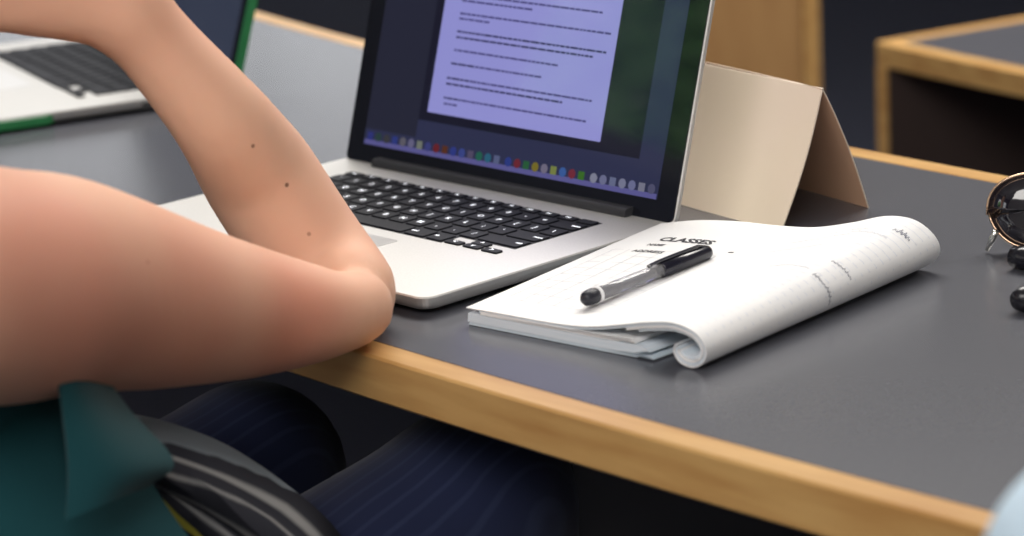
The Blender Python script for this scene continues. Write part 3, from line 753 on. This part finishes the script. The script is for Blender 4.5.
def person(label, jo, arm_prims, shirt_prims, shirt_m, moles, h=.0055, trousers=True):
    """jo: joints in world space"""
    t = thing('person', (jo['hip'][0], jo['hip'][1], jo.get('floor', 0.0)), label, 'person')
    hip, waist, chest, neck, head = jo['hip'], jo['waist'], jo['chest'], jo['neck'], jo['head']
    torso = [(at(hip, 0, -.075), at(hip, 0, .075), .10, .10, .03), (at(waist, 0, -.045), at(waist, 0, .045), .092, .092, .06),
             (at(chest, 0, -.075), at(chest, 0, .075), .098, .098, .06)]
    torso += [(at((hip+waist)/2, 0, -.05), at((hip+waist)/2, 0, .05), .094, .094, .05), (at((chest+waist)/2, 0, -.06), at((chest+waist)/2, 0, .06), .094, .094, .05)]
    sh = [(at(neck, -.01, -.12, -.055), at(neck, -.01, .12, -.055), .048, .048, .05)]
    body = torso+sh+[(at(neck, -.005, 0, -.04), at(head, -.01, 0, -.07), .050, .047, .03)]+head_prims(head)+arm_prims
    bme = implicit('body', body, h)
    if moles:                                        # settle each spot on the skin surface
        from mathutils.bvhtree import BVHTree
        tree_ = BVHTree.FromPolygons([v.co[:] for v in bme.vertices], [tuple(p_.vertices) for p_ in bme.polygons])
        fixed = []
        for (x_, y_), rad, c_, soft in moles:
            d_ = Vector(px(x_, y_, 1.0)-CAM).normalized(); hit = tree_.ray_cast(Vector(CAM), d_)[0]
            if hit: fixed.append((hit, rad, c_, soft))
        moles = fixed
    link('body', bme, skin_mat('skin', moles), t, world=True)
    for s in (-1, 1):
        e = at(head, .0775, s*.031, .008)
        b = bmesh.new(); bmesh.ops.create_uvsphere(b, u_segments=12, v_segments=8, radius=.0108)
        for v in b.verts: v.co += Vector(e)
        eo = link('eye', bm_mesh('eye', b), M['eye'], t, smooth=True, world=True)
        b = bmesh.new(); bmesh.ops.create_uvsphere(b, u_segments=10, v_segments=6, radius=.0055)
        for v in b.verts: v.co += Vector(e+FD*.0066)
        link('iris', bm_mesh('iris', b), M['iris'], eo, smooth=True, world=True)
    hc = head
    hair = [(at(hc, -.030, 0, .045), at(hc, .015, 0, .062), .088, .078, .02), (at(hc, -.045, 0, .0), at(hc, -.05, 0, -.05), .080, .062, .03),
            (at(hc, -.10, 0, .02), at(hc, -.15, 0, -.10), .036, .030, .02), (at(hc, -.15, 0, -.10), at(hc, -.16, 0, -.22), .030, .012, .02)]
    for s in (-1, 1): hair += [(at(hc, .0, s*.060, .05), at(hc, -.03, s*.070, -.03), .028, .022, .02)]
    link('hair', implicit('hair', hair, .007), M['hair'], t, world=True)
    link('shirt', implicit('shirt', [(a, b, ra+.009, rb+.009, k) for a, b, ra, rb, k in torso]+shirt_prims, .0065), shirt_m, t, world=True)
    if trousers:
        tr = [(at(hip, 0, -.075, -.01), at(hip, 0, .075, -.01), .108, .108, .03)]
        for side in ('r', 'l'):
            hj, kn, an = jo['hip_'+side], jo['knee_'+side], jo['ankle_'+side]
            tr += [(hj, (hj+kn)/2, .086, .077, .03), ((hj+kn)/2, kn, .077, .064, .02), (kn, (kn+an)/2, .062, .056, .02), ((kn+an)/2, an, .056, .046, .02)]
        link('trousers', implicit('trousers', tr, .0085), jo['trouser_mat'], t, world=True)
        for side in ('r', 'l'):
            an = jo['ankle_'+side]; fl = jo.get('floor', 0.0)
            f0 = np.array([an[0], an[1], fl+.040]); sp = [(f0-FD*.03, f0+FD*.06, .038, .036, .02), (f0+FD*.06, f0+FD*.15+UZ*-.006, .036, .030, .02), (f0, f0+UZ*.05, .040, .040, .02)]
            link('shoe', implicit('shoe', sp, .007), M['shoe'], t, world=True)
    return t

def trouser_material(name, base, line, scale):
    m = mat(name, base, 0.9, spec=0.1, sheen=0.2); nt = m.node_tree; b = nt.nodes['Principled BSDF']
    tcn = nt.nodes.new('ShaderNodeTexCoord'); wv = nt.nodes.new('ShaderNodeTexWave'); wv.wave_type = 'BANDS'; wv.bands_direction = 'X'
    mp = nt.nodes.new('ShaderNodeMapping'); mp.inputs['Rotation'].default_value = (0, 0, math.radians(46)); nt.links.new(tcn.outputs['Object'], mp.inputs['Vector'])
    wv.inputs['Scale'].default_value = scale; wv.inputs['Distortion'].default_value = .6; wv.inputs['Detail'].default_value = 1
    nt.links.new(mp.outputs[0], wv.inputs['Vector'])
    r = nt.nodes.new('ShaderNodeValToRGB'); r.color_ramp.elements[0].position = .80; r.color_ramp.elements[1].position = .97
    r.color_ramp.elements[0].color = (*base, 1); r.color_ramp.elements[1].color = (*line, 1)
    nt.links.new(wv.outputs['Fac'], r.inputs['Fac']); nt.links.new(r.outputs['Color'], b.inputs['Base Color']); return m

# -- the person leaning on the desk
sh_r = px(-80, 285, 1.50)
UA = [(px(-80, 285, 1.500), .064), (px(0, 287, 1.545), .0650), (px(50, 285, 1.580), .0625), (px(100, 291, 1.615), .0578), (px(150, 300, 1.650), .0525),
      (px(200, 307, 1.685), .0463), (px(250, 312, 1.718), .0400), (px(300, 314, 1.738), .0322), (px(335, 313, 1.752), .0255), (px(358, 307, 1.770), .0232)]
FA = [(px(351, 294, 1.806), .0290), (px(335, 275, 1.824), .0325), (px(306, 246, 1.832), .0370), (px(263, 181, 1.822), .0372), (px(241, 148, 1.800), .0338), (px(217, 115, 1.780), .0305),
      (px(162, 51, 1.765), .0262), (px(132, 18, 1.755), .0255)]
def smooth_arm(L, n):
    A = catmull([np.r_[p_, r_] for p_, r_ in L], n); return [(q[:3], q[3]) for q in A]
UA, FA = smooth_arm(UA, 44), smooth_arm(FA, 36)
hand = []
wr = px(130, 14, 1.755)
kn_px = [(-12, 6, 1.730, .0158), (-22, -30, 1.718, .0160), (-24, -66, 1.718, .0160), (-14, -100, 1.730, .0155)]
for i, (x, y, d, r) in enumerate(kn_px):
    K = px(x, y, d); st = px(120, 14-i*13, 1.752)
    hand += [(st, K, .0215, r, .012)]
    L1, L2, L3 = [(.030, .020, .016), (.036, .024, .018), (.040, .026, .018), (.036, .022, .017)][i]
    d1 = -RIGHT*.55+FWD*.75+UP*.12; d1 /= np.linalg.norm(d1); d2 = RIGHT*.25+FWD*.9+UP*.15; d2 /= np.linalg.norm(d2); d3 = RIGHT*.9+FWD*.25; d3 /= np.linalg.norm(d3)
    A = K+d1*L1; B = A+d2*L2; E_ = B+d3*L3
    hand += [(K, A, r*.75, .0092, .004), (A, B, .0092, .0084, .003), (B, E_, .0084, .0072, .003)]
th0 = px(112, -30, 1.765); th1 = px(70, -95, 1.785); th2 = px(45, -135, 1.80)
hand += [(wr, th0, .022, .016, .012), (th0, th1, .015, .0115, .006), (th1, th2, .0112, .0085, .004)]
neck = np.array([-.425, 1.610, T+.195]); chest = np.array([-.415, 1.610, T+.055]); waist = np.array([-.425, 1.585, T-.10]); hip = np.array([-.455, 1.535, T-.225])
head = np.array([-.375, 1.715, T+.375])
sh_l = at(neck, -.01, -.18, -.05); el_l = at(sh_l, .06, -.08, -.25); wr_l = at(el_l, .20, .12, -.03)
larm = chain([(sh_l, .050), ((sh_l+el_l)/2, .042), (el_l, .034)], .02)+chain([(el_l, .036), ((el_l+wr_l)/2, .033), (wr_l, .025)], .01)
larm += [(wr_l, at(wr_l, .07, .02, 0), .026, .022, .01)]
for i in range(4):
    k0 = at(wr_l, .085, -.03+.022*i, -.005); larm += [(at(wr_l, .05, -.012+.01*i, 0), k0, .014, .010, .005), (k0, at(k0, .03, .0, -.015), .0092, .0085, .003), (at(k0, .03, .0, -.015), at(k0, .04, .0, -.035), .0085, .0075, .003)]
larm += [(at(wr_l, .02, .02, 0), at(wr_l, .055, .052, .0), .014, .010, .006), (at(wr_l, .055, .052, 0), at(wr_l, .085, .055, -.008), .0098, .008, .003)]
arm_r = chain(UA, .002)+[(f[0], f[1], f[2], f[3], .005 if i_ < 3 else .0022) for i_, f in enumerate(chain(FA))]+hand+[(at(neck, -.01, .12, -.055), sh_r, .044, .054, .035)]+larm
jo = dict(hip=hip, waist=waist, chest=chest, neck=neck, head=head, trouser_mat=trouser_material('navy pinstripe denim', (0.016, 0.022, 0.060), (0.024, 0.033, 0.078), 30),
          hip_r=at(hip, .02, .09, -.03), hip_l=at(hip, .02, -.09, .00), knee_r=at(hip, .45, .14, .100), knee_l=at(hip, .44, -.085, .075),
          ankle_r=at(hip, .52, .14, -.43), ankle_l=at(hip, .50, -.13, -.43))
for s in ('ankle_r', 'ankle_l'): jo[s][2] = .085
# loose top swelling forward over the waist
shirt = [(at(waist, .07, .02, .03), at(waist, .10, .06, -.06), .085, .095, .05), (at(hip, .06, -.08, .05), at(hip, .07, .10, .05), .11, .105, .05),
         (at(neck, -.01, -.10, -.045), at(neck, -.01, .085, -.045), .058, .058, .04)]
moles = [((60, 262), .025, (0.68, 0.27, 0.19, .7), 4.0), ((300, 320), .008, (0.68, 0.24, 0.16, .7), 8.0), ((190, 325), .02, (0.67, 0.25, 0.17, .6), 5.0), ((100, 360), .02, (0.62, 0.24, 0.17, .5), 3.5),
         ((287, 185), .0009, (0.16, 0.07, 0.04, .85), 2.2), ((253, 146), .0008, (0.18, 0.08, 0.05, .8), 2.2), ((309, 234), .0008, (0.30, 0.12, 0.08, .6), 2.2), ((148, 262), .0007, (0.40, 0.16, 0.10, .5), 2.2)]
pers = person('person in a sleeveless teal top resting a bare elbow on the desk', jo, arm_r, shirt, M['teal'], moles)
# pointed front flap of the teal top hanging over the lap
def cloth(name, grid, m, parent, th=.0025):
    """grid[i][j] -> world points; solid sheet of small thickness"""
    G = np.array(grid); a, b_, _ = G.shape; nrm = np.cross(np.gradient(G, axis=0).reshape(-1, 3), np.gradient(G, axis=1).reshape(-1, 3)); nrm /= np.linalg.norm(nrm, axis=1)[:, None]+1e-9
    V = np.vstack([G.reshape(-1, 3), G.reshape(-1, 3)-nrm*th]); n = a*b_; Fc = []
    for i in range(a-1):
        for j in range(b_-1):
            q = (i*b_+j, i*b_+j+1, (i+1)*b_+j+1, (i+1)*b_+j); Fc.append(q); Fc.append(tuple(k+n for k in q[::-1]))
    edge = [(i, 0) for i in range(a)]+[(a-1, j) for j in range(1, b_)]+[(i, b_-1) for i in range(a-2, -1, -1)]+[(0, j) for j in range(b_-2, 0, -1)]
    for k in range(len(edge)):
        p, q = edge[k], edge[(k+1) % len(edge)]; i, j = p[0]*b_+p[1], q[0]*b_+q[1]; Fc.append((i, j, j+n, i+n))
    me = mesh(name, V, Fc); bm = bmesh.new(); bm.from_mesh(me); bmesh.ops.recalc_face_normals(bm, faces=bm.faces[:]); bm.to_mesh(me); bm.free()
    o = link(name, me, m, parent, smooth=True, world=True); me.set_sharp_from_angle(angle=math.radians(60)); return o
def quad_cloth(name, left, right, m, parent, d_l, d_r, sag=.0, n=14):
    """left and right boundary polylines (photo position, own distance) swept into a sheet"""
    Lp = catmull(left, n); Rp = catmull(right, n); g = []
    for i in range(n+1):
        row = []
        for j in range(n+1):
            s = j/n; x, y = Lp[i]*(1-s)+Rp[i]*s; d = d_l[0]*(1-i/n)+d_l[1]*i/n; e = d_r[0]*(1-i/n)+d_r[1]*i/n
            row.append(px(x, y, d*(1-s)+e*s-sag*math.sin(math.pi*s)))
        g.append(row)
    return cloth(name, g, m, parent)
quad_cloth('front_flap', [(60, 380), (64, 420), (68, 470), (66, 520)], [(110, 382), (132, 412), (174, 461), (150, 486)], M['teal'], pers, (1.530, 1.522), (1.592, 1.570), .012)
quad_cloth('lower_hem', [(-60, 375), (-50, 450), (-40, 530), (-30, 600)], [(98, 384), (128, 440), (168, 508), (215, 570)], M['teal'], pers, (1.545, 1.54), (1.612, 1.60), .012)

# -- striped scarf bundled on the lap
def scarf_material():
    m = mat('striped knit', (0.035, 0.035, 0.042), 0.9, spec=0.1); nt = m.node_tree; b = nt.nodes['Principled BSDF']
    uv = nt.nodes.new('ShaderNodeUVMap'); uv.uv_map = 'cloth'; sep = nt.nodes.new('ShaderNodeSeparateXYZ'); nt.links.new(uv.outputs[0], sep.inputs[0])
    r = nt.nodes.new('ShaderNodeValToRGB'); cr = r.color_ramp; cr.interpolation = 'LINEAR'
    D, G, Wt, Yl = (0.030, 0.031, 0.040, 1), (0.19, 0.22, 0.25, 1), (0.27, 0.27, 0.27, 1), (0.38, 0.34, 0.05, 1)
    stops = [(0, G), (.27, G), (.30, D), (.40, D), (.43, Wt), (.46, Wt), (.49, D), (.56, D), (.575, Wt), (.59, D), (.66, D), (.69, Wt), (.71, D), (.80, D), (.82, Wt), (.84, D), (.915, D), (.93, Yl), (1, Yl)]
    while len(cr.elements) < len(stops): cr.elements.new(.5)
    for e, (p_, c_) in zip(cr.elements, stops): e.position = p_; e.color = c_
    nt.links.new(sep.outputs['X'], r.inputs['Fac']); nt.links.new(r.outputs['Color'], b.inputs['Base Color']); return m
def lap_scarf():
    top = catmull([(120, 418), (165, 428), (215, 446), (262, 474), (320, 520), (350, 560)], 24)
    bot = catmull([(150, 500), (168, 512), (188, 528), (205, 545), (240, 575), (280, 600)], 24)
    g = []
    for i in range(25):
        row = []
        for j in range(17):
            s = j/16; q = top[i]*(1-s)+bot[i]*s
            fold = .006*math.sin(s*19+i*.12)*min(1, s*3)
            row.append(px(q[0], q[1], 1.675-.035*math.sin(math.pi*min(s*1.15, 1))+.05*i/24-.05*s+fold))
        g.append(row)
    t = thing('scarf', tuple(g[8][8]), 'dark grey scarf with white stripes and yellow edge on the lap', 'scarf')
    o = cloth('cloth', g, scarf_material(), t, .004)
    me = o.data; uvl = me.uv_layers.new(name='cloth'); n = 25*17
    for lp in me.loops:
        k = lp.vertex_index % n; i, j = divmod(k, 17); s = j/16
        g_end = .27*max(0.0, 1-(i/17.0)**2)                # the lighter grey band narrows to a point
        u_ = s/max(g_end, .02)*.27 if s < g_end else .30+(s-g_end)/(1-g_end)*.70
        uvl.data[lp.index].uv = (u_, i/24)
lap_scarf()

# -- neighbour in pale blue, only a sleeve reaches into the picture
nb_el = px(1121, 582, 1.10); nb_sh = nb_el+np.array([.17, -.10, .13])
b_neck = at(nb_sh, .0, .17, .07)
bj = dict(neck=b_neck, chest=at(b_neck, 0, 0, -.14), waist=at(b_neck, -.02, 0, -.30), hip=at(b_neck, -.05, 0, -.44), head=at(b_neck, .08, 0, .19),
          trouser_mat=trouser_material('grey trousers', (0.05, 0.05, 0.055), (0.055, 0.055, 0.06), 10))
bj['hip'][2] = T-.225; bj['waist'][2] = min(bj['waist'][2], T-.08)
h2 = bj['hip']
bj.update(hip_r=at(h2, .02, .09, -.03), hip_l=at(h2, .02, -.09, -.03), knee_r=at(h2, .44, .12, .01), knee_l=at(h2, .44, -.10, .01), ankle_r=at(h2, .46, .12, -.4), ankle_l=at(h2, .46, -.10, -.4))
for s in ('ankle_r', 'ankle_l'): bj[s][2] = .085
w2 = at(nb_el, .16, .10, .03)
b_arm = chain([(nb_sh, .046), ((nb_sh+nb_el)/2, .042), (nb_el, .036)], .02)+chain([(nb_el, .036), (w2, .025)], .01)+[(w2, at(w2, .07, .03, .0), .025, .02, .01)]
for i in range(4):
    k0 = at(w2, .09, .0+.021*i, -.005); b_arm += [(at(w2, .05, .018+.01*i, 0), k0, .014, .0095, .005), (k0, at(k0, .035, 0, -.012), .009, .0078, .003)]
b_arm += [(at(w2, .02, .0, 0), at(w2, .055, -.03, 0), .013, .009, .005)]
r_sh = at(b_neck, -.01, .18, -.05); r_el = at(r_sh, .08, .07, -.25); r_w = at(r_el, .2, -.1, .02)
b_arm += chain([(r_sh, .05), (r_el, .036), (r_w, .025)], .02)+[(r_w, at(r_w, .08, -.02, 0), .025, .016, .01)]
slv = [(nb_sh, (nb_sh+nb_el)/2, .060, .058, .03), ((nb_sh+nb_el)/2, nb_el, .058, .052, .02), (nb_el, at(nb_el, .07, .045, .012), .050, .044, .02), (at(b_neck, -.01, -.10, -.05), nb_sh, .056, .060, .03),
       (at(b_neck, -.01, -.08, -.05), at(b_neck, -.01, .10, -.05), .058, .058, .03), (r_sh, r_el, .062, .050, .02)]
person('person in a pale blue sleeve at the lower right corner', bj, b_arm, slv, M['lightblue'], (), h=.008)

# chairs under both sitters
def chair(loc, label):
    t = thing('chair', (loc[0], loc[1], 0), label, 'chair', math.atan2(FD[1], FD[0])-math.pi/2)
    zt = loc[2]
    link('seat', bm_mesh('seat', box_bm(.44, .42, .035, 0, .02, zt-.018, .015, 3)), M['seat_plastic'], t, smooth=False)
    link('backrest', bm_mesh('backrest', box_bm(.42, .03, .30, 0, -.235, zt+.28, .013, 3)), M['seat_plastic'], t)
    link('back_post', bm_mesh('back_post', box_bm(.05, .02, .26, 0, -.235, zt+.10, .004)), M['seat_metal'], t)
    link('back_arm', bm_mesh('back_arm', box_bm(.05, .20, .016, 0, -.15, zt-.042, .004)), M['seat_metal'], t)
    for k in range(4):
        a = math.pi/4+k*math.pi/2
        link('leg', tube('leg', [(.10*math.cos(a), .10*math.sin(a), zt-.045), (.24*math.cos(a), .24*math.sin(a), 0.008)], .010, 10), M['seat_metal'], t, smooth=True)
chair((hip[0], hip[1], hip[2]-.122), 'dark shell chair under the person in the teal top')
chair((h2[0], h2[1], h2[2]-.122), 'dark shell chair under the person in pale blue')

# ------------------------------------------------------------------ trees outside the window
def tree(x, y, zc, r, label):
    t = thing('tree', (x, y, -STEP), label, 'tree', group='trees outside the window')
    link('trunk', tube('trunk', [(0, 0, 0), (.05, .02, zc*.6), (0, 0, zc)], [.16, .12, .06], 10), M['bark'], t, smooth=True)
    V, Fc = [], []
    for k in range(1500):
        d = rng.normal(size=3); d /= np.linalg.norm(d); p = d*r*rng.uniform(.55, 1.0)*np.array([1, 1, .9])+np.array([0, 0, zc+STEP])
        u = rng.normal(size=3); u /= np.linalg.norm(u); v = np.cross(u, d); v /= np.linalg.norm(v)+1e-9; s = .11
        n = len(V); V += [p-u*s, p-v*s*.5, p+u*s, p+v*s*.5]; Fc.append((n, n+1, n+2, n+3))
    tag(link('foliage', mesh('foliage', V, Fc), M['leaf'], t), kind='stuff')
tree(-6.6, 1.75, 2.3, 0.95, 'leafy green tree outside the far end of the side window')
tree(-8.2, 0.3, 2.6, 1.2, 'leafy green tree outside the nearer end of the side window')
